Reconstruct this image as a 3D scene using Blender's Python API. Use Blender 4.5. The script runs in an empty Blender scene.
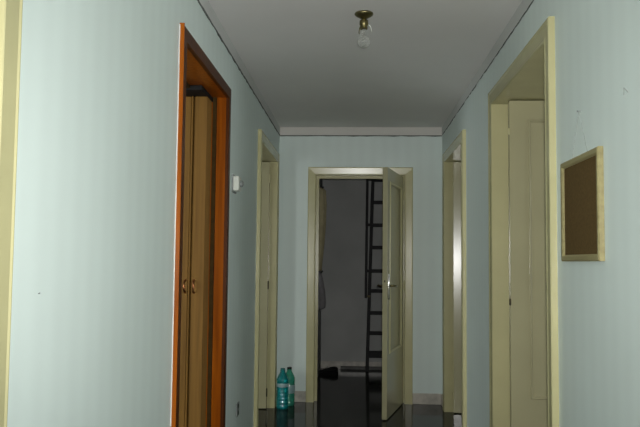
import bpy, bmesh, math, random
from mathutils import Vector, Matrix
random.seed(7)
BACK_FILL = 2  # power of the fill light added behind the viewer
SIDE_FILL = {(-1, 0): 112, (-1, 1): 5.5, (1, 0): 14, (1, 1): 3}  # powers of the fill lights in the added side windows
scn = bpy.context.scene
COL = scn.collection
PI = math.pi
# ------------------------------------------------------------------ measures
XL, XR, D, H, ZB = -0.745, 0.807, 6.97, 2.60, 2.523
LT = 0.30                     # thickness of the long corridor walls
EYE = 1.315

# ------------------------------------------------------------------ materials
def new_mat(name):
    m = bpy.data.materials.new(name); m.use_nodes = True
    nt = m.node_tree
    return m, nt, nt.nodes['Principled BSDF']
def pos(nt):
    g = nt.nodes.new('ShaderNodeNewGeometry'); return g.outputs['Position']
def noise(nt, scale, detail=3, vec=None, stretch=None):
    n = nt.nodes.new('ShaderNodeTexNoise'); n.inputs['Scale'].default_value = scale
    n.inputs['Detail'].default_value = detail
    v = vec or pos(nt)
    if stretch:
        mp = nt.nodes.new('ShaderNodeMapping'); mp.inputs['Scale'].default_value = stretch
        nt.links.new(v, mp.inputs['Vector']); v = mp.outputs['Vector']
    nt.links.new(v, n.inputs['Vector'])
    return n.outputs['Fac']
def ramp(nt, fac, stops):
    r = nt.nodes.new('ShaderNodeValToRGB')
    e = r.color_ramp.elements
    e[0].position, e[0].color = stops[0][0], (*stops[0][1], 1)
    e[1].position, e[1].color = stops[-1][0], (*stops[-1][1], 1)
    for p, c in stops[1:-1]:
        k = e.new(p); k.color = (*c, 1)
    nt.links.new(fac, r.inputs['Fac']); return r.outputs['Color']
def bump(nt, b, h, s, d=0.002):
    n = nt.nodes.new('ShaderNodeBump'); n.inputs['Strength'].default_value = s
    n.inputs['Distance'].default_value = d
    nt.links.new(h, n.inputs['Height']); nt.links.new(n.outputs['Normal'], b.inputs['Normal'])
def sc(c, k): return tuple(min(1, v*k) for v in c)

def paint(name, col, rough=0.4, var=0.06, scale=4, spec=0.5, bmp=0.0):
    m, nt, b = new_mat(name)
    f = noise(nt, scale, 4)
    nt.links.new(ramp(nt, f, [(0.3, sc(col, 1-var)), (0.7, sc(col, 1+var))]), b.inputs['Base Color'])
    b.inputs['Roughness'].default_value = rough
    b.inputs['Specular IOR Level'].default_value = spec
    if bmp: bump(nt, b, noise(nt, 60, 3), bmp)
    return m
def wallpaper(name, col):
    m, nt, b = new_mat(name)
    p = pos(nt)
    s = nt.nodes.new('ShaderNodeSeparateXYZ'); nt.links.new(p, s.inputs[0])
    a = nt.nodes.new('ShaderNodeMath'); a.operation = 'ADD'
    nt.links.new(s.outputs[0], a.inputs[0]); nt.links.new(s.outputs[1], a.inputs[1])
    k = nt.nodes.new('ShaderNodeMath'); k.operation = 'MULTIPLY'; k.inputs[1].default_value = 2*PI/0.11
    nt.links.new(a.outputs[0], k.inputs[0])
    sn = nt.nodes.new('ShaderNodeMath'); sn.operation = 'SINE'; nt.links.new(k.outputs[0], sn.inputs[0])
    h = nt.nodes.new('ShaderNodeMath'); h.operation = 'MULTIPLY_ADD'
    h.inputs[1].default_value = 0.12; h.inputs[2].default_value = 0
    nt.links.new(sn.outputs[0], h.inputs[0])
    ad = nt.nodes.new('ShaderNodeMath'); ad.operation = 'ADD'
    nt.links.new(h.outputs[0], ad.inputs[0]); nt.links.new(noise(nt, 2.5, 4), ad.inputs[1])
    nt.links.new(ramp(nt, ad.outputs[0], [(0.25, sc(col, 0.975)), (0.75, sc(col, 1.025))]), b.inputs['Base Color'])
    b.inputs['Roughness'].default_value = 0.52
    b.inputs['Specular IOR Level'].default_value = 0.5
    bump(nt, b, noise(nt, 70, 3), 0.12)
    return m
def wood(name, dark, light, rough, stretch=(30, 30, 1.2), coat=0.0, spec=0.5):
    m, nt, b = new_mat(name)
    f = noise(nt, 1.6, 5, stretch=stretch)
    nt.links.new(ramp(nt, f, [(0.3, dark), (0.55, light), (0.75, sc(light, 1.15))]), b.inputs['Base Color'])
    b.inputs['Roughness'].default_value = rough
    b.inputs['Specular IOR Level'].default_value = spec
    if coat:
        b.inputs['Coat Weight'].default_value = coat; b.inputs['Coat Roughness'].default_value = 0.12
        b.inputs['Coat Tint'].default_value = (0.9, 0.55, 0.25, 1)
    return m
def metal(name, col, rough=0.3):
    m, nt, b = new_mat(name)
    f = noise(nt, 40, 3)
    nt.links.new(ramp(nt, f, [(0.3, sc(col, .85)), (0.7, col)]), b.inputs['Base Color'])
    b.inputs['Metallic'].default_value = 1; b.inputs['Roughness'].default_value = rough
    return m

M = {}
M['paper'] = wallpaper('pale_blue_wallpaper', (0.70, 0.795, 0.76))
M['ceiling'] = paint('ceiling_white', (0.77, 0.758, 0.735), 0.6, 0.03, 1.5, 0.4)
M['band'] = paint('band_white', (0.66, 0.64, 0.60), 0.7, 0.03, 3, 0.25)
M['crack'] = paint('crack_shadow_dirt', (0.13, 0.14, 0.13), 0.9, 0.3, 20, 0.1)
M['plain'] = paint('plain_plaster', (0.50, 0.50, 0.47), 0.8, 0.06, 2, 0.2, 0.1)
M['greywall'] = paint('grey_plaster', (0.42, 0.425, 0.41), 0.8, 0.10, 2.2, 0.2, 0.1)
M['cream'] = paint('cream_gloss_paint', (0.50, 0.468, 0.255), 0.235, 0.05, 5, 0.5)
M['creamleaf'] = paint('cream_leaf_paint', (0.40, 0.375, 0.225), 0.21, 0.04, 3, 0.5)
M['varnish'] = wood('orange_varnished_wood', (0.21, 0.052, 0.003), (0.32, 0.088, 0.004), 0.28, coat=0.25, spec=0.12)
M['shaded_wood'] = wood('shaded_varnished_wood', (0.050, 0.013, 0.002), (0.080, 0.022, 0.003), 0.4, coat=0.05, spec=0.15)  # darker copy of the orange wood: grazing-angle shade put into the colour
M['bandside'] = paint('shaded_band_white', (0.60, 0.61, 0.59), 0.7, 0.04, 3, 0.3)  # greyer than the end band: side-wall shade put into the colour
M['slat'] = wood('tan_slat_wood', (0.115, 0.058, 0.011), (0.160, 0.082, 0.016), 0.6, spec=0.15)
M['track_and_shade'] = paint('brown_track_and_shade', (0.05, 0.028, 0.008), 0.9, 0.2, 30, 0.1)  # brown of the track, also the painted shade beside the slats
M['black'] = paint('black_plastic', (0.008, 0.008, 0.008), 0.7, 0.2, 30, 0.2)
M['copper'] = metal('copper_metal', (0.42, 0.17, 0.07), 0.35)
M['brass'] = metal('aged_brass', (0.22, 0.19, 0.09), 0.4)
M['hinge'] = metal('dull_hinge_metal', (0.07, 0.06, 0.035), 0.5)
M['chrome'] = metal('polished_steel', (0.75, 0.74, 0.68), 0.2)
M['stone'] = paint('beige_marble_skirting', (0.50, 0.47, 0.41), 0.3, 0.22, 14, 0.5)
M['whiteplastic'] = paint('ivory_plastic', (0.72, 0.74, 0.66), 0.4, 0.02, 8)
M['greyplastic'] = paint('grey_plastic', (0.22, 0.24, 0.23), 0.5, 0.05, 8)
M['blackwood'] = paint('black_painted_wood', (0.010, 0.010, 0.010), 0.6, 0.3, 12, 0.3)
M['cork'] = paint('brown_cork', (0.108, 0.069, 0.024), 0.9, 0.14, 120, 0.15, 0.3)
M['pine'] = wood('pale_pine_frame', (0.24, 0.205, 0.09), (0.31, 0.27, 0.125), 0.35, (30, 2, 30))
M['string'] = paint('grey_string', (0.33, 0.36, 0.34), 0.8, 0.1, 90)
M['tan'] = paint('tan_cloth', (0.44, 0.39, 0.24), 0.9, 0.12, 18, 0.1)
M['greycloth'] = paint('grey_cloth', (0.22, 0.21, 0.22), 0.9, 0.12, 18, 0.1)
M['darkgrey'] = paint('dark_grey_board', (0.17, 0.17, 0.16), 0.8, 0.15, 8, 0.2)
M['shoe'] = paint('black_leather', (0.008, 0.008, 0.008), 0.5, 0.3, 20, 0.3)
M['sole'] = paint('black_rubber', (0.006, 0.006, 0.006), 0.8, 0.3, 20, 0.2)
M['capteal'] = paint('teal_cap_plastic', (0.02, 0.18, 0.17), 0.4, 0.05, 20)
def floor_mat():
    m, nt, b = new_mat('dark_polished_marble')
    br = nt.nodes.new('ShaderNodeTexBrick'); br.offset = 0
    br.inputs['Scale'].default_value = 1; br.inputs['Brick Width'].default_value = 0.4
    br.inputs['Row Height'].default_value = 0.4; br.inputs['Mortar Size'].default_value = 0.002
    nt.links.new(pos(nt), br.inputs['Vector'])
    c = ramp(nt, noise(nt, 9, 6), [(0.3, (0.018, 0.018, 0.015)), (0.55, (0.032, 0.033, 0.029)), (0.75, (0.060, 0.060, 0.053))])
    nt.links.new(c, br.inputs['Color1']); nt.links.new(c, br.inputs['Color2'])
    br.inputs['Mortar'].default_value = (0.012, 0.012, 0.011, 1)
    nt.links.new(br.outputs['Color'], b.inputs['Base Color'])
    b.inputs['Roughness'].default_value = 0.09
    b.inputs['Specular IOR Level'].default_value = 0.5; b.inputs['IOR'].default_value = 1.15
    return m
M['floor'] = floor_mat()
def pet(name, col, rough=0.06, trans=0.55):
    m, nt, b = new_mat(name)
    f = noise(nt, 30, 2)
    nt.links.new(ramp(nt, f, [(0.3, sc(col, 0.9)), (0.7, sc(col, 1.1))]), b.inputs['Base Color'])
    b.inputs['Transmission Weight'].default_value = trans
    b.inputs['Roughness'].default_value = rough; b.inputs['IOR'].default_value = 1.3
    b.inputs['Coat Weight'].default_value = 0.8; b.inputs['Coat Roughness'].default_value = 0.12
    return m
M['petteal'] = pet('teal_bottle_plastic', (0.008, 0.50, 0.52), 0.08, 0.65)
M['petgreen'] = pet('green_bottle_plastic', (0.10, 0.60, 0.42), 0.08, 0.6)
M['film'] = paint('pale_label_film', (0.30, 0.44, 0.45), 0.35, 0.12, 40)
def glass():
    m, nt, b = new_mat('bulb_glass')
    f = noise(nt, 20, 2)
    nt.links.new(ramp(nt, f, [(0.3, (0.90, 0.91, 0.88)), (0.7, (0.95, 0.96, 0.93))]), b.inputs['Base Color'])
    b.inputs['Transmission Weight'].default_value = 0.86; b.inputs['Roughness'].default_value = 0.06
    b.inputs['IOR'].default_value = 1.10; b.inputs['Coat Weight'].default_value = 1.0; b.inputs['Coat Roughness'].default_value = 0.22
    return m
M['bulb'] = glass()

# ------------------------------------------------------------------ mesh helpers
def BM(): return bmesh.new()
def obj(name, bm, mat, parent=None, smooth=False, bevel=0.0, seg=2):
    bmesh.ops.remove_doubles(bm, verts=bm.verts, dist=1e-6)
    bmesh.ops.recalc_face_normals(bm, faces=bm.faces)
    me = bpy.data.meshes.new(name); bm.to_mesh(me); bm.free()
    o = bpy.data.objects.new(name, me); COL.objects.link(o)
    me.materials.append(mat)
    if smooth:
        for p in me.polygons: p.use_smooth = True
    if bevel:
        b = o.modifiers.new('bevel', 'BEVEL'); b.width = bevel; b.segments = seg; b.limit_method = 'ANGLE'
        b.angle_limit = math.radians(40); b.harden_normals = False
    if parent:
        o.parent = parent
        o.matrix_parent_inverse = Matrix.Identity(4)
        # meshes are written in world space: move them into the parent's frame
        me.transform(world_of(parent).inverted())
    return o
def world_of(o):
    m = Matrix.LocRotScale(o.location, o.rotation_euler, o.scale)
    return world_of(o.parent) @ m if o.parent else m
def tag(o, label=None, cat=None, group=None, kind=None):
    if label: o['label'] = label
    if cat: o['category'] = cat
    if group: o['group'] = group
    if kind: o['kind'] = kind
    return o
def thing(name, label, cat, loc, rot=(0, 0, 0), group=None, kind=None):
    o = bpy.data.objects.new(name, None); COL.objects.link(o)
    o.empty_display_size = 0.05
    o.location = loc; o.rotation_euler = rot
    return tag(o, label, cat, group, kind)
def box(bm, x0, x1, y0, y1, z0, z1):
    vs = [bm.verts.new((x, y, z)) for z in (z0, z1) for y in (y0, y1) for x in (x0, x1)]
    for f in ((0, 1, 3, 2), (4, 6, 7, 5), (0, 4, 5, 1), (2, 3, 7, 6), (0, 2, 6, 4), (1, 5, 7, 3)):
        bm.faces.new([vs[i] for i in f])
def beam(bm, p, q, w, d, side=(1, 0, 0)):
    p, q = Vector(p), Vector(q); a = (q-p).normalized()
    n = a.cross(Vector(side)).normalized(); s = n.cross(a).normalized()
    vs = []
    for c in (p, q):
        for i, j in ((-1, -1), (1, -1), (1, 1), (-1, 1)):
            vs.append(bm.verts.new(c + s*i*w/2 + n*j*d/2))
    for f in ((3, 2, 1, 0), (4, 5, 6, 7), (0, 1, 5, 4), (1, 2, 6, 5), (2, 3, 7, 6), (3, 0, 4, 7)):
        bm.faces.new([vs[i] for i in f])
def lathe(bm, prof, cx, cy, n=28, tilt=None):
    rings = []
    for r, z in prof:
        if r < 1e-5: rings.append([bm.verts.new((cx, cy, z))])
        else: rings.append([bm.verts.new((cx+r*math.cos(2*PI*i/n), cy+r*math.sin(2*PI*i/n), z)) for i in range(n)])
    for a, b in zip(rings, rings[1:]):
        for i in range(n):
            j = (i+1) % n
            if len(a) == 1 and len(b) == 1: break
            if len(a) == 1: bm.faces.new((a[0], b[j], b[i]))
            elif len(b) == 1: bm.faces.new((a[i], a[j], b[0]))
            else: bm.faces.new((a[i], a[j], b[j], b[i]))
    for r in (rings[0], rings[-1]):
        if len(r) > 1: bm.faces.new(r)
def tube(bm, pts, r, n=8):
    pts = [Vector(p) for p in pts]; rings = []
    for i, p in enumerate(pts):
        a = (pts[min(i+1, len(pts)-1)] - pts[max(i-1, 0)]).normalized()
        u = a.cross(Vector((0, 0, 1)))
        if u.length < 1e-3: u = a.cross(Vector((1, 0, 0)))
        u.normalize(); v = a.cross(u)
        rr = r[i] if isinstance(r, (list, tuple)) else r
        rings.append([bm.verts.new(p + u*rr*math.cos(2*PI*k/n) + v*rr*math.sin(2*PI*k/n)) for k in range(n)])
    for a, b in zip(rings, rings[1:]):
        for k in range(n):
            bm.faces.new((a[k], a[(k+1) % n], b[(k+1) % n], b[k]))
    bm.faces.new(rings[0]); bm.faces.new(rings[-1])

# ------------------------------------------------------------------ the shell
def struct(name, bm, mat, label=None, cat=None, **k):
    return tag(obj(name, bm, mat, **k), label, cat, kind='structure')
b = BM(); box(b, -3.3, 3.3, -3.1, 9.3, -0.12, 0.0)
struct('floor', b, M['floor'], 'dark polished marble floor reflecting the door frames', 'floor')
b = BM(); box(b, -3.3, 3.3, -3.1, 9.3, H, H+0.12)
struct('ceiling', b, M['ceiling'], 'plain off-white corridor ceiling', 'ceiling')

# openings: clear y0, y1, z top  (lining boards 2.5 cm stand inside the masonry hole)
LN = 0.025
OP_L = [(0.60, 1.438, 2.24), (3.05, 4.095, 2.24), (5.525, 6.650, 2.22)]
OP_R = [(3.085, 4.300, 2.245), (5.535, 6.630, 2.22)]
def long_wall(x0, x1, ops):
    bm = BM(); y = -1.2
    for a, c, z in ops:
        box(bm, x0, x1, y, a-LN, 0, H); box(bm, x0, x1, a-LN, c+LN, z+LN, H); y = c+LN
    box(bm, x0, x1, y, D, 0, H)
    return bm
struct('wall_left', long_wall(XL-LT, XL, OP_L), M['paper'], 'pale blue papered wall along the left of the corridor', 'wall')
struct('wall_right', long_wall(XR, XR+LT, OP_R), M['paper'], 'pale blue papered wall along the right of the corridor', 'wall')
EA, EC, EZ, ET = -0.390, 0.455, 2.14, 0.14
b = BM()
box(b, -3.2, EA-LN, D, D+ET, 0, H); box(b, EC+LN, 3.2, D, D+ET, 0, H); box(b, EA-LN, EC+LN, D, D+ET, EZ+LN, H)
struct('wall_end', b, M['paper'], 'pale blue wall closing the far end of the corridor', 'wall')
# store room behind the end door
YB = 9.17
b = BM(); box(b, -3.2, 3.2, YB, YB+0.1, 0, H)
struct('wall_store_back', b, M['greywall'], 'grey back wall of the dark store room', 'wall')
b = BM(); box(b, -0.53, -0.43, D+ET, YB, 0, H)
struct('wall_store_left', b, M['greywall'], 'grey left wall of the dark store room', 'wall')
b = BM(); box(b, 1.25, 1.35, D+ET, YB, 0, H)
struct('wall_store_right', b, M['greywall'], 'grey right wall of the dark store room', 'wall')
# outer walls of the side rooms and of the space behind the viewer
FILL_WINDOWS = {-1: [(0.35, 1.65), (5.25, 6.55)], 1: [(2.95, 4.15), (5.35, 6.65)]}  # unseen windows added to let fill light into the corridor
SZ0, SZ1 = 0.9, 2.2
for sd, nm in ((-1, 'left'), (1, 'right')):
    b = BM(); xa, xb = sorted((sd*3.2, sd*3.3)); y = -3.0
    for a, c in FILL_WINDOWS[sd]:
        box(b, xa, xb, y, a, 0, H); box(b, xa, xb, a, c, 0, SZ0); box(b, xa, xb, a, c, SZ1, H); y = c
    box(b, xa, xb, y, YB, 0, H)
    struct('wall_outer_'+nm, b, M['plain'], 'outer wall of the rooms on the '+nm, 'wall')
WX0, WX1, WZ0, WZ1 = -0.9, 0.9, 0.9, 2.2
b = BM()
box(b, -3.2, WX0, -3.1, -3.0, 0, H); box(b, WX1, 3.2, -3.1, -3.0, 0, H)
box(b, WX0, WX1, -3.1, -3.0, 0, WZ0); box(b, WX0, WX1, -3.1, -3.0, WZ1, H)
struct('wall_back', b, M['plain'], 'wall with the added window behind the viewer', 'wall')
win = thing('window_1', 'unseen window added behind the viewer for fill light', 'window', (0, -3.05, WZ0), kind='structure')  # unseen window, added to bring in ambient light from behind
b = BM()
for x in (WX0, -0.03, WX1-0.06): box(b, x, x+0.06, -3.08, -3.02, WZ0, WZ1)
box(b, WX0, WX1, -3.08, -3.02, WZ0, WZ0+0.06); box(b, WX0, WX1, -3.08, -3.02, WZ1-0.06, WZ1)
obj('window_frame', b, M['cream'], win)

for k, (sd, a, c, lab) in enumerate(((-1, 0.35, 1.65, 'added fill window of the left room nearest the viewer'), (-1, 5.25, 6.55, 'added fill window of the left room far down'), (1, 2.95, 4.15, 'added fill window of the right room behind the panelled leaf'), (1, 5.35, 6.65, 'added fill window of the right room far down'))):
    wn = thing('window_%d' % (k+2), lab, 'window', (sd*3.25, (a+c)/2, SZ0), kind='structure')  # unseen window, added to lift the brightness of the corridor walls
    b = BM(); xa, xb = sd*3.25-0.03, sd*3.25+0.03
    for y in (a, (a+c)/2-0.03, c-0.06): box(b, xa, xb, y, y+0.06, SZ0, SZ1)
    box(b, xa, xb, a, c, SZ0, SZ0+0.06); box(b, xa, xb, a, c, SZ1-0.06, SZ1)
    obj('window_frame', b, M['cream'], wn)

# ceiling-white band round the top of the walls with the ragged split under it
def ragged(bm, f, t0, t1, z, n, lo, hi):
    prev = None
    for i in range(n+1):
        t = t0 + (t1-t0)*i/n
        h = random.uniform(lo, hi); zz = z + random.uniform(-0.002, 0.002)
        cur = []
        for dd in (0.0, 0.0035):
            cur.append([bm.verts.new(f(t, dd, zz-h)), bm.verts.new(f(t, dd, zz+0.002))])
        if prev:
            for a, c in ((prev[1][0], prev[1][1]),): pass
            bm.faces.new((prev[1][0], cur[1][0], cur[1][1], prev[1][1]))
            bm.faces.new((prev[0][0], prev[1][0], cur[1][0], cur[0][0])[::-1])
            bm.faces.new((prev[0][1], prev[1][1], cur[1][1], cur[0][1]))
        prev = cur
b = BM(); box(b, XL, XL+0.003, -1.2, D, ZB, H); t = struct('trim_1', b, M['bandside'], 'white painted band above the left wall', 'trim')
b = BM(); ragged(b, lambda t, d, z: (XL+d, t, z), -1.2, D-0.006, ZB, 150, 0.003, 0.012); obj('crack', b, M['crack'], t)
b = BM(); box(b, XR-0.003, XR, -1.2, D, ZB, H); t = struct('trim_2', b, M['bandside'], 'white painted band above the right wall', 'trim')
b = BM(); ragged(b, lambda t, d, z: (XR-d, t, z), -1.2, D-0.006, ZB, 150, -0.0015, 0.006); obj('crack', b, M['crack'], t)
b = BM(); box(b, XL+0.003, XR-0.003, D-0.006, D, ZB, H); t = struct('trim_3', b, M['band'], 'pale band under the ceiling across the end wall', 'trim')
b = BM(); ragged(b, lambda t, d, z: (t, D-d-0.001, z), XL+0.003, XR-0.003, ZB, 24, 0.006, 0.011); obj('crack', b, M['crack'], t)

# skirtings
SK = 0.10
def skirt(name, label, segs):
    bm = BM()
    for s in segs: box(bm, *s)
    struct(name, bm, M['stone'], label, 'skirting', bevel=0.003)
CW = 0.085
skirt('baseboard_left', 'beige marble skirting along the left wall',
      [(XL, XL+0.012, -1.2, 0.60-CW, 0, SK), (XL, XL+0.012, 1.438+0.072, 3.05-0.065, 0, SK), (XL, XL+0.012, 4.095+0.065, 5.525-CW, 0, SK), (XL, XL+0.012, 6.65+CW, D-0.012, 0, SK)])
skirt('baseboard_right', 'beige marble skirting along the right wall',
      [(XR-0.012, XR, -1.2, 3.085-CW, 0, SK), (XR-0.012, XR, 4.30+CW, 5.535-CW, 0, SK), (XR-0.012, XR, 6.63+CW, D-0.012, 0, SK)])
skirt('baseboard_end', 'beige marble skirting either side of the end door',
      [(XL, EA-0.075, D-0.012, D, 0, SK), (EC+0.075, XR, D-0.012, D, 0, SK)])
skirt('baseboard_store', 'pale skirting along the store room back wall', [(-0.43, 1.25, YB-0.012, YB, 0, 0.09)])

# ------------------------------------------------------------------ doors
# local door plane: a = along the wall, z = up, o = out of the wall into the corridor
def left(a, o, z): return (XL+o, a, z)
def right(a, o, z): return (XR-o, a, z)
def endf(a, o, z): return (a, D-o, z)
def casing_bm(f, a0, a1, zt, prof):
    bm = BM(); rows = []
    for w, d in prof:
        rows.append([bm.verts.new(f(a0-w, d, 0)), bm.verts.new(f(a0-w, d, zt+w)), bm.verts.new(f(a1+w, d, zt+w)), bm.verts.new(f(a1+w, d, 0))])
    n = len(rows)
    for i in range(n):
        r, s = rows[i], rows[(i+1) % n]
        for k in range(3): bm.faces.new((r[k], r[k+1], s[k+1], s[k]))
    bm.faces.new([r[0] for r in rows]); bm.faces.new([r[3] for r in rows])
    return bm
def lining_bm(f, a0, a1, zt, depth, stop=None, so=0.025):
    bm = BM()
    def fb(aa, ab, oa, ob, za, zb):
        P = [f(aa, oa, za), f(ab, ob, zb)]
        x, y, z = [sorted((P[0][i], P[1][i])) for i in range(3)]
        box(bm, *x, *y, *z)
    fb(a0-LN, a0, 0, -depth, 0, zt); fb(a1, a1+LN, 0, -depth, 0, zt); fb(a0-LN, a1+LN, 0, -depth, zt, zt+LN)
    if stop:
        fb(a0, a0+so, -stop, -stop-0.03, 0, zt); fb(a1-so, a1, -stop, -stop-0.03, 0, zt); fb(a0+so, a1-so, -stop, -stop-0.03, zt-so, zt)
    return bm
PROF = [(0, 0), (0, 0.020), (0.004, 0.024), (0.012, 0.025), (0.020, 0.0225), (CW-0.022, 0.0235), (CW-0.012, 0.0275), (CW-0.004, 0.0275), (CW, 0.023), (CW, 0)]
PROF_FLAT = [(0, 0), (0, 0.022), (0.003, 0.024), (0.060, 0.025), (0.066, 0.0275), (0.069, 0.0275), (0.072, 0.024), (0.072, 0)]
PROF_WOOD = [(0, 0), (0, 0.014), (0.004, 0.018), (0.055, 0.018), (0.062, 0.016), (0.065, 0.011), (0.065, 0)]
PROF_END = [(0, 0), (0, 0.012), (0.005, 0.015), (0.010, 0.016), (0.066, 0.0229), (0.072, 0.0225), (0.075, 0.019), (0.075, 0)]

def leaf_parts(parent, hinge, ang, width, z0, z1, face_sign, th=0.042, mat='creamleaf', pz=(0.575, 2.12), marg=0.108, hinges=(0.15, 1.10, 2.06), hm=('cream', 'cream', 'cream'), hh=0.04, mm='cream', mw=0.022):
    """leaf with one long moulded panel: written along +u from the hinge, its shown face at v = 0"""
    u = Vector((math.cos(ang), math.sin(ang), 0)); v = Vector((-math.sin(ang), math.cos(ang), 0))*face_sign
    o = Vector((hinge[0], hinge[1], 0))
    def W(a, d, z):
        p = o + u*a + v*d; return (p.x, p.y, z)
    # slab with a sunk panel on both faces: v=0 shown face, v=-th other face
    bm = BM()
    def ring(a0, a1, za, zb, d): return [bm.verts.new(W(a, d, z)) for a, z in ((a0, za), (a1, za), (a1, zb), (a0, zb))]
    for sgn, base in ((1, 0.0), (-1, -th)):
        r = [ring(0, width, z0, z1, base), ring(marg, width-marg, pz[0], pz[1], base),
             ring(marg+0.006, width-marg-0.006, pz[0]+0.006, pz[1]-0.006, base-sgn*0.010),
             ring(marg+0.022, width-marg-0.022, pz[0]+0.022, pz[1]-0.022, base-sgn*0.012)]
        for a, c in zip(r, r[1:]):
            for k in range(4): bm.faces.new((a[k], a[(k+1) % 4], c[(k+1) % 4], c[k]))
        bm.faces.new(r[-1])
        if sgn == 1: outer = r[0]
        else:
            for k in range(4): bm.faces.new((outer[k], outer[(k+1) % 4], r[0][(k+1) % 4], r[0][k]))
    lf = obj('leaf', bm, M[mat], parent, bevel=0.002)
    # raised moulding round the panel
    bm = BM()
    for sgn, base in ((1, 0.0), (-1, -th)):
        rows = []
        for w, d in ((0, -0.002), (0.0, 0.005), (mw*0.3, 0.009), (mw*0.65, 0.007), (mw, 0.0), (mw, -0.002)):
            a0, a1, za, zb = marg-0.008+w, width-marg+0.008-w, pz[0]-0.008+w, pz[1]+0.008-w
            rows.append([bm.verts.new(W(a, base+sgn*d, z)) for a, z in ((a0, za), (a1, za), (a1, zb), (a0, zb))])
        for i in range(len(rows)):
            r, s = rows[i], rows[(i+1) % len(rows)]
            for k in range(4): bm.faces.new((r[k], r[(k+1) % 4], s[(k+1) % 4], s[k]))
    obj('panel_moulding', bm, M[mm], lf)
    for hz, hmat in zip(hinges, hm):
        bm = BM(); c = W(-0.004, 0.006, 0)
        lathe(bm, [(0.0, hz-hh), (0.004, hz-hh+0.002), (0.006, hz-hh+0.008), (0.006, hz+hh-0.008), (0.004, hz+hh-0.002), (0.0, hz+hh)], c[0], c[1], 10)
        obj('hinge', bm, M[hmat], lf, smooth=True)
    return lf, W

# door 1: only its far edge shows, close on the left
d = thing('door_1', 'cream door frame nearest the viewer at the left edge', 'door', (XL, 1.04, 0), kind='structure')
obj('casing', casing_bm(left, 0.60, 1.438, 2.24, PROF_FLAT), M['cream'], d)
obj('lining', lining_bm(left, 0.60, 1.438, 2.24, LT), M['cream'], d)
leaf_parts(d, (XL-0.06, 0.640), PI-0.03, 0.80, 0.008, 2.225, 1, hinges=(0.15, 1.1, 2.06))

# door 2: orange wood frame with a folded-back concertina door
d = thing('door_2', 'orange varnished wood door frame with folded tan concertina door', 'door', (XL, 3.62, 0), kind='structure')
obj('casing', casing_bm(left, 3.05, 4.095, 2.24, PROF_WOOD), M['shaded_wood'], d)  # front boards painted dark to stand for grazing shade
b = BM(); box(b, XL, XL+0.0215, 3.05-0.072, 3.05-0.0652, 0, 2.24+0.066)  # strip added so the casing's lit side face stays bright orange
obj('lit_edge_strip', b, M['varnish'], d, bevel=0.002)['label'] = 'added orange strip for the lit outer edge of the casing'
obj('lining', lining_bm(left, 3.05, 4.095, 2.24, LT), M['varnish'], d)
b = BM()
prev = None
for i in range(70):
    z = i*2.30/69; w = random.uniform(0.0003, 0.003)
    y = 3.05-0.072
    cur = [b.verts.new((XL, y-w, z)), b.verts.new((XL+0.002, y-w*0.6, z)), b.verts.new((XL+0.004, y-0.0005, z)), b.verts.new((XL, y-0.0005, z))]
    if prev:
        for k in range(4): b.faces.new((prev[k], prev[(k+1) % 4], cur[(k+1) % 4], cur[k]))
    prev = cur
obj('paint_edge', b, M['band'], d)['label'] = 'ragged white paint edge'
sx0, sx1, sy, px_ = -1.005, -0.820, 3.93, -0.900
fold = thing('folding_door', None, None, (0, 0, 0)); fold.parent = d; fold.location = Vector((-0.93, 4.0, 0)) - d.location
for i in range(5):
    y = sy + 0.014 + i*0.028
    for (xa, xb) in ((sx0, px_-0.009), (px_+0.009, sx1)):
        b = BM()
        beam(b, ((xa+xb)/2, y, 0.012), ((xa+xb)/2, y, 2.212), xb-xa, 0.012)
        obj('slat', b, M['slat'], fold, bevel=0.003)
b = BM(); beam(b, (px_, sy+0.012, 0.012), (px_, sy+0.012, 2.212), 0.009, 0.036)
obj('leading_post', b, M['slat'], fold, bevel=0.004)
for x, s in ((px_-0.020, -1), (px_+0.026, 1)):
    b = BM()
    tube(b, [(x, sy+0.010, 1.140), (x, sy-0.012, 1.146), (x+0.004*s, sy-0.020, 1.174), (x, sy-0.012, 1.202), (x, sy+0.010, 1.208)], [0.006, 0.006, 0.007, 0.006, 0.006], 8)
    obj('handle', b, M['copper'], fold, smooth=True)['label'] = 'copper pull handle'
b = BM(); box(b, -0.915, -0.885, 3.05, 4.095, 2.222, 2.24); obj('track', b, M['track_and_shade'], d)
b = BM(); box(b, -0.985, -0.820, 3.79, 4.093, 2.213, 2.2395); obj('carrier', b, M['black'], d, bevel=0.003)['label'] = 'black top carrier of the folding door'
b = BM(); box(b, -0.820+0.002, -0.797, 4.075, 4.0945, 0.0, 2.238); obj('gap_shade_strip', b, M['track_and_shade'], d)  # shade of the gap beside the folded slats, painted as a dark strip

# door 3: far left, leaf swung open into the side room
d = thing('door_3', 'cream door frame far along the left wall beside the bottles', 'door', (XL, 6.09, 0), kind='structure')
obj('casing', casing_bm(left, 5.525, 6.650, 2.22, PROF), M['cream'], d)
obj('lining', lining_bm(left, 5.525, 6.650, 2.22, LT), M['cream'], d)
leaf_parts(d, (-0.792, 6.585), PI, 1.10, 0.008, 2.212, 1, hm=('hinge', 'hinge', 'cream'))
# door 5: far right
d = thing('door_5', 'cream door frame far along the right wall by the end corner', 'door', (XR, 6.08, 0), kind='structure')
obj('casing', casing_bm(right, 5.535, 6.630, 2.22, PROF), M['cream'], d)
obj('lining', lining_bm(right, 5.535, 6.630, 2.22, LT), M['cream'], d)
leaf_parts(d, (0.860, 6.568), -0.126, 1.07, 0.008, 2.212, -1)
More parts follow.
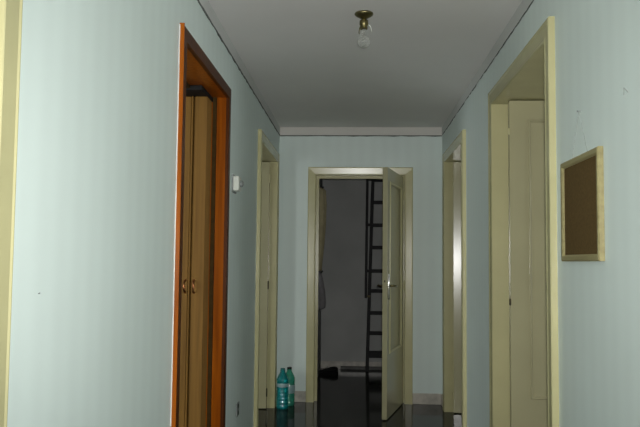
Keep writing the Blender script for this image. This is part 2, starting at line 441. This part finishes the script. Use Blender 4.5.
# door 6: near right
d = thing('door_6', 'cream door frame next to the cork board with panelled leaf open', 'door', (XR, 3.69, 0), kind='structure')
obj('casing', casing_bm(right, 3.085, 4.300, 2.245, PROF), M['cream'], d)
obj('lining', lining_bm(right, 3.085, 4.300, 2.245, LT), M['cream'], d)
leaf_parts(d, (0.862, 4.170), 0.0, 1.18, 0.008, 2.238, -1, marg=0.114, mm='creamleaf', mw=0.013, hm=('cream', 'hinge', 'cream'), hh=0.02)

# door 4: the end door, leaf swung towards the viewer
d = thing('door_4', 'cream end door standing open onto the dark store room', 'door', (0.03, D, 0), kind='structure')
obj('casing', casing_bm(endf, EA, EC, EZ, PROF_END), M['cream'], d)
obj('lining', lining_bm(endf, EA, EC, EZ, ET, 0.055, 0.028), M['cream'], d)
ang = math.atan2(-0.735, -0.178)
lf, W = leaf_parts(d, (0.440, 6.945), ang, 0.762, 0.010, 2.120, 1, pz=(0.55, 2.00), hinges=(0.20, 1.10, 1.95))
hz = 1.115
b = BM(); c0 = W(0.745-0.045, 0.0, 0)
def wb(bm, a0, a1, d0, d1, z0, z1):
    vs = [bm.verts.new(W(a, dd, z)) for z in (z0, z1) for dd in (d0, d1) for a in (a0, a1)]
    for f in ((0, 1, 3, 2), (4, 6, 7, 5), (0, 4, 5, 1), (2, 3, 7, 6), (0, 2, 6, 4), (1, 5, 7, 3)):
        bm.faces.new([vs[i] for i in f])
for sg, off in ((1, 0.0), (-1, -0.042)):
    b = BM(); c = W(0.705, off+sg*0.001, 0)
    lathe(b, [(0.0, hz-0.115), (0.008, hz-0.113), (0.010, hz-0.107), (0.010, hz+0.097), (0.008, hz+0.103), (0.0, hz+0.105)], c[0], c[1], 20)
    pl = obj('handle_plate', b, M['chrome'], lf, smooth=True); pl['label'] = 'long steel handle plate'
    b = BM()
    tube(b, [W(0.705, off+sg*0.004, hz), W(0.705, off+sg*0.040, hz), W(0.698, off+sg*0.050, hz), W(0.67, off+sg*0.053, hz+0.002), W(0.60, off+sg*0.052, hz-0.004)], [0.010, 0.009, 0.009, 0.009, 0.007], 10)
    obj('lever_handle', b, M['hinge'] if sg < 0 else M['brass'], lf, smooth=True)
b = BM(); wb(b, 0.761, 0.7630, -0.030, -0.012, hz-0.08, hz+0.09); obj('lock_plate', b, M['creamleaf'], lf)
b = BM(); wb(b, 0.762, 0.769, -0.026, -0.016, hz+0.03, hz+0.048); obj('latch', b, M['hinge'], lf)

# ------------------------------------------------------------------ ceiling lamp
LX, LY = 0.031, 3.73
t = thing('ceiling_lamp', 'bare bulb in a small brass ceiling fitting', 'lamp', (LX, LY, H))
b = BM(); lathe(b, [(0.0, H), (0.046, H), (0.049, H-0.006), (0.045, H-0.012), (0.034, H-0.019), (0.020, H-0.027), (0.014, H-0.030), (0.0, H-0.030)], LX, LY)
obj('ceiling_rose', b, M['brass'], t, smooth=True)
b = BM(); lathe(b, [(0.0, H-0.026), (0.012, H-0.027), (0.013, H-0.034), (0.022, H-0.040), (0.023, H-0.062), (0.019, H-0.066), (0.019, H-0.086), (0.0, H-0.086)], LX, LY, 20)
obj('socket', b, M['brass'], t, smooth=True)
for k in range(3):
    a = 2*PI*k/3 + 0.15; ca, sa = math.cos(a), math.sin(a)
    b = BM(); tube(b, [(LX+r*ca, LY+r*sa, z) for r, z in ((0.018, H-0.062), (0.030, H-0.064), (0.036, H-0.074), (0.040, H-0.094), (0.036, H-0.100))], 0.0028, 6)
    obj('shade_claw', b, M['brass'] if k else M['whiteplastic'], t, smooth=True)
b = BM()
prof = [(0.0, H-0.078), (0.013, H-0.078), (0.0135, H-0.096)]
for i in range(15):
    a = math.radians(62 - i*152/14); prof.append((0.0335*math.cos(a) if i < 14 else 0.0, H-0.149 + 0.0335*math.sin(a)))
prof = [p for p in prof if True]
lathe(b, prof, LX, LY, 28)
obj('bulb', b, M['bulb'], t, smooth=True)['label'] = 'clear glass bulb'

b = BM()
tube(b, [(LX, LY, H-0.092), (LX, LY, H-0.125)], 0.003, 6)
tube(b, [(LX, LY, H-0.125), (LX-0.014, LY, H-0.147)], 0.0009, 5); tube(b, [(LX, LY, H-0.125), (LX+0.014, LY, H-0.147)], 0.0009, 5)
tube(b, [(LX-0.014, LY, H-0.147), (LX, LY, H-0.143), (LX+0.014, LY, H-0.147)], 0.0009, 5)
obj('filament', b, M['chrome'], t)
# ------------------------------------------------------------------ cork board, nail and cord
t = thing('cork_board', 'framed brown cork board hanging on the right wall', 'notice board', (XR, 2.69, 1.33))
y0, y1, z0, z1 = 2.430, 2.872, 1.325, 1.702; fw_, fd = 0.024, 0.020
b = BM()
rows = []
for w, dd in ((0, 0), (0, 0.016), (0.005, fd), (0.017, fd-0.001), (fw_, 0.013), (fw_, 0)):
    rows.append([b.verts.new((XR-0.001-dd, y, z)) for y, z in ((y0+w, z0+w), (y1-w, z0+w), (y1-w, z1-w), (y0+w, z1-w))])
for i in range(len(rows)):
    r, s = rows[i], rows[(i+1) % len(rows)]
    for k in range(4): b.faces.new((r[k], r[(k+1) % 4], s[(k+1) % 4], s[k]))
obj('frame', b, M['pine'], t)
b = BM(); box(b, XR-0.011, XR-0.001, y0+fw_-0.003, y1-fw_+0.003, z0+fw_-0.003, z1-fw_+0.003)
obj('cork_sheet', b, M['cork'], t)
NY, NZ = 2.672, 1.868
b = BM(); tube(b, [(XR-0.008, 2.570, z1-0.004), (XR-0.004, 2.63, 1.785), (XR-0.006, NY, NZ+0.003), (XR-0.004, 2.725, 1.785), (XR-0.008, 2.76, z1-0.004)], 0.0008, 6)
obj('hanging_cord', b, M['string'], t)
def nail(name, label, p, side, r, ln=0.010):
    b = BM(); x, y, z = p
    tube(b, [(x, y, z), (x-side*ln, y, z+0.001), (x-side*(ln+0.0015), y, z+0.001)], [r*0.5, r*0.5, r], 8)
    tag(obj(name, b, M['greyplastic'], smooth=False), label, 'nail')
nail('wall_nail', 'nail holding the cord above the cork board', (XR, NY, NZ-0.002), 1, 0.005)
nail('wall_nail', 'small nail in the left wall near the viewer', (XL, 1.695, 1.233), -1, 0.0025, 0.003)
b = BM(); tube(b, [(XR, 2.205, 1.828), (XR-0.006, 2.223, 1.846), (XR, 2.241, 1.828)], 0.0014, 6)
tag(obj('wall_hook', b, M['string']), 'small bent wire hook on right wall above the board', 'hook')

# ------------------------------------------------------------------ thermostat, wall socket
t = thing('thermostat', 'small ivory thermostat box on wall beside orange door frame', 'thermostat', (XL, 4.39, 1.785))
b = BM(); box(b, XL-0.002, XL+0.040, 4.335, 4.44, 1.733, 1.822); obj('body', b, M['whiteplastic'], t, bevel=0.006)
b = BM(); box(b, XL-0.003, XL+0.008, 4.320, 4.455, 1.724, 1.830); obj('back_plate', b, M['greyplastic'], t, bevel=0.002)
b = BM()
for k in range(1):
    pts = [(XL+0.038, 4.395, 1.780), (XL+0.054, 4.395, 1.780), (XL+0.058, 4.395, 1.780)]
    tube(b, pts, [0.020, 0.019, 0.014], 18)
obj('dial', b, M['greyplastic'], t, bevel=0.001)['label'] = 'grey round dial'
t = thing('wall_outlet', 'small flush outlet plate low on left wall before bottles', 'outlet', (XL, 4.67, 0.38))
b = BM(); box(b, XL, XL+0.007, 4.625, 4.715, 0.338, 0.422); obj('plate', b, M['greyplastic'], t, bevel=0.003)
for z in (0.358, 0.402):
    b = BM(); tube(b, [(XL+0.004, 4.67, z), (XL+0.0085, 4.67, z)], 0.014, 14); obj('outlet_insert', b, M['black'], t)

# ------------------------------------------------------------------ water bottles
def bottle(name, label, x, y, hh, r, mat, capm, rz, band):
    t = thing(name, label, 'bottle', (x, y, 0), (0, 0, rz), group=None)
    b = BM()
    prof = [(0.0, 0.006), (r*0.55, 0.004), (r*0.80, 0.0), (r*0.96, 0.008), (r, 0.022)]
    z = 0.035
    top = hh*0.70
    while z < top-0.02:
        prof += [(r, z), (r*0.955, z+0.006), (r*0.955, z+0.010), (r, z+0.016)]; z += 0.032
    prof += [(r, top), (r*0.985, top+0.012), (r*0.93, top+hh*0.05), (r*0.80, top+hh*0.10), (r*0.62, top+hh*0.15), (r*0.46, top+hh*0.19), (0.022, top+hh*0.215), (0.0200, hh-0.026), (0.0235, hh-0.024), (0.0235, hh-0.021), (0.0185, hh-0.019), (0.0185, hh-0.004), (0.0, hh-0.004)]
    lathe(b, prof, x, y, 28)
    obj('body', b, mat, t, smooth=True)
    b = BM(); lathe(b, [(0.0, hh), (0.0185, hh), (0.0208, hh-0.002), (0.0212, hh-0.0185), (0.0, hh-0.0185)], x, y, 20)
    obj('cap', b, capm, t)
    z0, z1 = band
    b = BM(); lathe(b, [(r*1.002, z0), (r*1.012, z0+0.001), (r*1.012, z1-0.001), (r*1.002, z1)], x, y, 28)
    # open band: drop the end caps
    for f in [f for f in b.faces if len(f.verts) > 4]: b.faces.remove(f)
    obj('label_sleeve', b, M['film'], t, smooth=True)['label'] = 'pale label sleeve'
    return t
bottle('water_bottle', 'teal plastic water bottle in front, beside the left door frame', -0.652, 6.635, 0.358, 0.054, M['petteal'], M['capteal'], 0.3, (0.196, 0.226))
bottle('water_bottle', 'green plastic bottle with black cap behind the teal one', -0.606, 6.790, 0.345, 0.052, M['petgreen'], M['black'], 1.1, (0.115, 0.19))

# ------------------------------------------------------------------ things in the store room
t = thing('ladder', 'black two-section ladder leaning on the store room wall', 'ladder', (0.31, 8.95, 0))
def lad_y(z): return 8.955 + 0.055*z
def lad_x(z): return 0.137 + 0.0265*z
LW = 0.36
for s, nm in ((0, 'rail'), (LW, 'rail')):
    b = BM(); beam(b, (lad_x(0)+s, lad_y(0), 0.0), (lad_x(2.5)+s, lad_y(2.5), 2.5), 0.040, 0.065)
    obj(nm, b, M['blackwood'], t, bevel=0.004)
for z in (2.33, 2.05, 1.768, 1.493, 1.206, 0.964, 0.698, 0.457):
    b = BM(); beam(b, (lad_x(z), lad_y(z), z), (lad_x(z)+LW, lad_y(z), z), 0.045, 0.034, side=(0, 0, 1))
    obj('rung', b, M['blackwood'], t, bevel=0.004)
z = 0.205
b = BM(); beam(b, (lad_x(z), lad_y(z), z), (lad_x(z)+LW, lad_y(z), z), 0.085, 0.034, side=(0, 0, 1)); obj('rung', b, M['blackwood'], t, bevel=0.004)
def fl_x(z): return 0.118 + 0.008*(z-0.9)
for s in (0, LW+0.06):
    b = BM(); beam(b, (fl_x(0.88)+s, lad_y(0.88)-0.072, 0.88), (fl_x(2.5)+s, lad_y(2.5)-0.072, 2.5), 0.032, 0.05)
    obj('fly_rail', b, M['blackwood'], t, bevel=0.004)
for z in (1.206, 1.768, 2.33):
    b = BM(); beam(b, (fl_x(z), lad_y(z)-0.072, z), (fl_x(z)+LW+0.06, lad_y(z)-0.072, z), 0.035, 0.03, side=(0, 0, 1)); obj('fly_rung', b, M['blackwood'], t, bevel=0.004)
for s in (0.0, LW):
    b = BM(); beam(b, (lad_x(0.9)+s-0.012, lad_y(0.9)-0.095, 0.90), (lad_x(0.9)+s-0.012, lad_y(0.9)+0.04, 0.90), 0.05, 0.02); obj('bracket', b, M['hinge'], t)

def drape(name, label, cat, mat, rows, y0, y1, nseg=22, fold=0.014, peg=None):
    """closed cloth body hanging on the store room's left wall; rows = (z, how far it stands out)"""
    t = thing(name, label, cat, (-0.43, (y0+y1)/2, rows[-1][0]))
    b = BM(); grid = []
    for z, out, k in rows:
        ym, hw = (y0+y1)/2, (y1-y0)/2*k
        line = []
        for i in range(nseg+1):
            u = i/nseg
            edge = math.sin(PI*u)**0.45
            x = -0.428 + max(0.004, (out + fold*math.sin(u*PI*7 + z*1.5))*edge)
            line.append(b.verts.new((x, ym-hw+2*hw*u, z)))
        back = [b.verts.new((-0.4295, ym-hw, z)), b.verts.new((-0.4295, ym+hw, z))]
        grid.append((line, back))
    for (l0, b0), (l1, b1) in zip(grid, grid[1:]):
        for i in range(nseg): b.faces.new((l0[i], l0[i+1], l1[i+1], l1[i]))
        b.faces.new((b0[0], l0[0], l1[0], b1[0])); b.faces.new((l0[-1], b0[1], b1[1], l1[-1])); b.faces.new((b0[1], b0[0], b1[0], b1[1]))
    for l, bk in (grid[0], grid[-1]): b.faces.new(l + [bk[1], bk[0]])
    obj('cloth', b, mat, t, smooth=True)
    if peg:
        b = BM(); tube(b, [(-0.43, (y0+y1)/2, peg), (-0.36, (y0+y1)/2, peg+0.01), (-0.345, (y0+y1)/2, peg+0.03)], 0.008, 8)
        obj('peg_loop' if cat == 'bag' else 'hanging_loop', b, M['blackwood'], t, smooth=True)
    return t
drape('hanging_coat', 'long tan garment hanging inside the store room door', 'garment', M['tan'],
      [(2.085, 0.05, 0.25), (2.05, 0.095, 0.6), (1.9, 0.105, 0.9), (1.7, 0.10, 1.0), (1.5, 0.085, 1.0), (1.3, 0.065, 1.0), (1.22, 0.06, 1.0)], 7.42, 7.72, peg=2.06)
drape('hanging_bag', 'grey cloth bag hanging low under the tan garment', 'bag', M['greycloth'],
      [(1.205, 0.055, 0.3), (1.15, 0.07, 0.7), (1.0, 0.10, 0.95), (0.9, 0.108, 1.0), (0.84, 0.10, 1.0), (0.82, 0.06, 0.9)], 7.44, 7.72, peg=1.19)

t = thing('shoe', 'black shoe on the store room floor by left wall', 'shoe', (-0.35, 8.72, 0))
b = BM(); rings = []
secs = [(-0.135, 0.022, 0.030, 0.0), (-0.125, 0.036, 0.088, 0), (-0.09, 0.041, 0.098, 0), (-0.05, 0.040, 0.092, 0), (-0.01, 0.043, 0.076, 0), (0.04, 0.049, 0.062, 0), (0.09, 0.049, 0.050, 0), (0.125, 0.036, 0.040, 0), (0.140, 0.018, 0.028, 0)]
ra = math.radians(205)
def sh(a, s, z): return (-0.335 + a*math.cos(ra) - s*math.sin(ra), 8.715 + a*math.sin(ra) + s*math.cos(ra), z)
for a, hw, ht, _ in secs:
    ht *= 0.85
    rings.append([b.verts.new(sh(a, hw*math.cos(2*PI*k/14), 0.016 + (ht-0.016)*0.5*(1+math.sin(2*PI*k/14)))) for k in range(14)])
for p, q in zip(rings, rings[1:]):
    for k in range(14): b.faces.new((p[k], p[(k+1) % 14], q[(k+1) % 14], q[k]))
b.faces.new(rings[0]); b.faces.new(rings[-1])
obj('upper', b, M['shoe'], t, smooth=True)
b = BM(); lo, hi = [], []
out = [(a, hw*1.06) for a, hw, _, _ in secs]; loop = [(a, w) for a, w in out] + [(a, -w) for a, w in reversed(out)]
for a, s in loop: lo.append(b.verts.new(sh(a, s, 0.0))); hi.append(b.verts.new(sh(a, s, 0.020)))
b.faces.new(lo); b.faces.new(hi)
for k in range(len(lo)):
    j = (k+1) % len(lo); b.faces.new((lo[k], lo[j], hi[j], hi[k]))
obj('sole', b, M['sole'], t)
b = BM(); tube(b, [sh(-0.01+0.012*i, (0.02 if i % 2 else -0.02), 0.080-0.006*i) for i in range(5)], 0.003, 6); obj('lace', b, M['shoe'], t)

b = BM(); box(b, -0.185, 0.95, 9.095, 9.150, 0.0, 0.034)
tag(obj('plank', b, M['darkgrey'], bevel=0.004), 'dark grey plank lying along the store room back wall', 'plank')

# ------------------------------------------------------------------ light
fl = bpy.data.lights.new('camera_flash', 'SPOT'); fl.energy = 312
fl.shadow_soft_size = 0.02; fl.color = (1.0, 0.995, 0.97); fl.spot_size = math.radians(82); fl.spot_blend = 1.0
fo = bpy.data.objects.new('camera_flash', fl); COL.objects.link(fo)
ar = bpy.data.lights.new('window_fill_light', 'AREA'); ar.shape = 'RECTANGLE'; ar.size = 1.7; ar.size_y = 1.2; ar.energy = BACK_FILL; ar.color = (0.93, 0.98, 1.0)  # added ambient fill from behind the viewer
ao = bpy.data.objects.new('window_fill_light', ar); COL.objects.link(ao)
ao.location = (0, -3.12, 1.55); ao.rotation_euler = (math.radians(90), 0, PI)
for sd, ws in FILL_WINDOWS.items():
    for k, (a, c) in enumerate(ws):
        al = bpy.data.lights.new('window_fill_light', 'AREA'); al.shape = 'RECTANGLE'; al.size = SZ1-SZ0; al.size_y = c-a  # added fill light, power set per opening to brighten the walls
        al.energy = SIDE_FILL[(sd, k)]; al.color = (0.95, 0.99, 1.0)
        aob = bpy.data.objects.new('window_fill_light', al); COL.objects.link(aob)
        aob.location = (sd*3.32, (a+c)/2, (SZ0+SZ1)/2); aob.rotation_euler = (0, sd*PI/2, 0)
w = bpy.data.worlds.new('world'); scn.world = w; w.use_nodes = True
w.node_tree.nodes['Background'].inputs[0].default_value = (0.75, 0.85, 1.0, 1)
w.node_tree.nodes['Background'].inputs[1].default_value = 0.5

# ------------------------------------------------------------------ camera
f_px, yaw, pitch, roll = 734.17, -0.0500, 0.0653, 0.0099
fwd = Vector((math.sin(yaw)*math.cos(pitch), math.cos(yaw)*math.cos(pitch), math.sin(pitch)))
r0 = Vector((math.cos(yaw), -math.sin(yaw), 0)); u0 = r0.cross(fwd)
r2 = r0*math.cos(roll) + u0*math.sin(roll); u2 = -r0*math.sin(roll) + u0*math.cos(roll)
cd = bpy.data.cameras.new('camera'); cd.sensor_width = 36; cd.lens = f_px/640*36; cd.clip_start = 0.02
co = bpy.data.objects.new('camera', cd); COL.objects.link(co)
mw = Matrix((r2, u2, -fwd)).transposed().to_4x4(); mw.translation = (0, 0, EYE)
co.matrix_world = mw
scn.camera = co
mf = mw.copy(); mf.translation = (0.02, 0.03, EYE+0.04); fo.matrix_world = mf

vs = scn.view_settings
vs.view_transform = 'Standard'; vs.look = 'None'; vs.gamma = 1; vs.use_curve_mapping = False; vs.exposure = 0.0
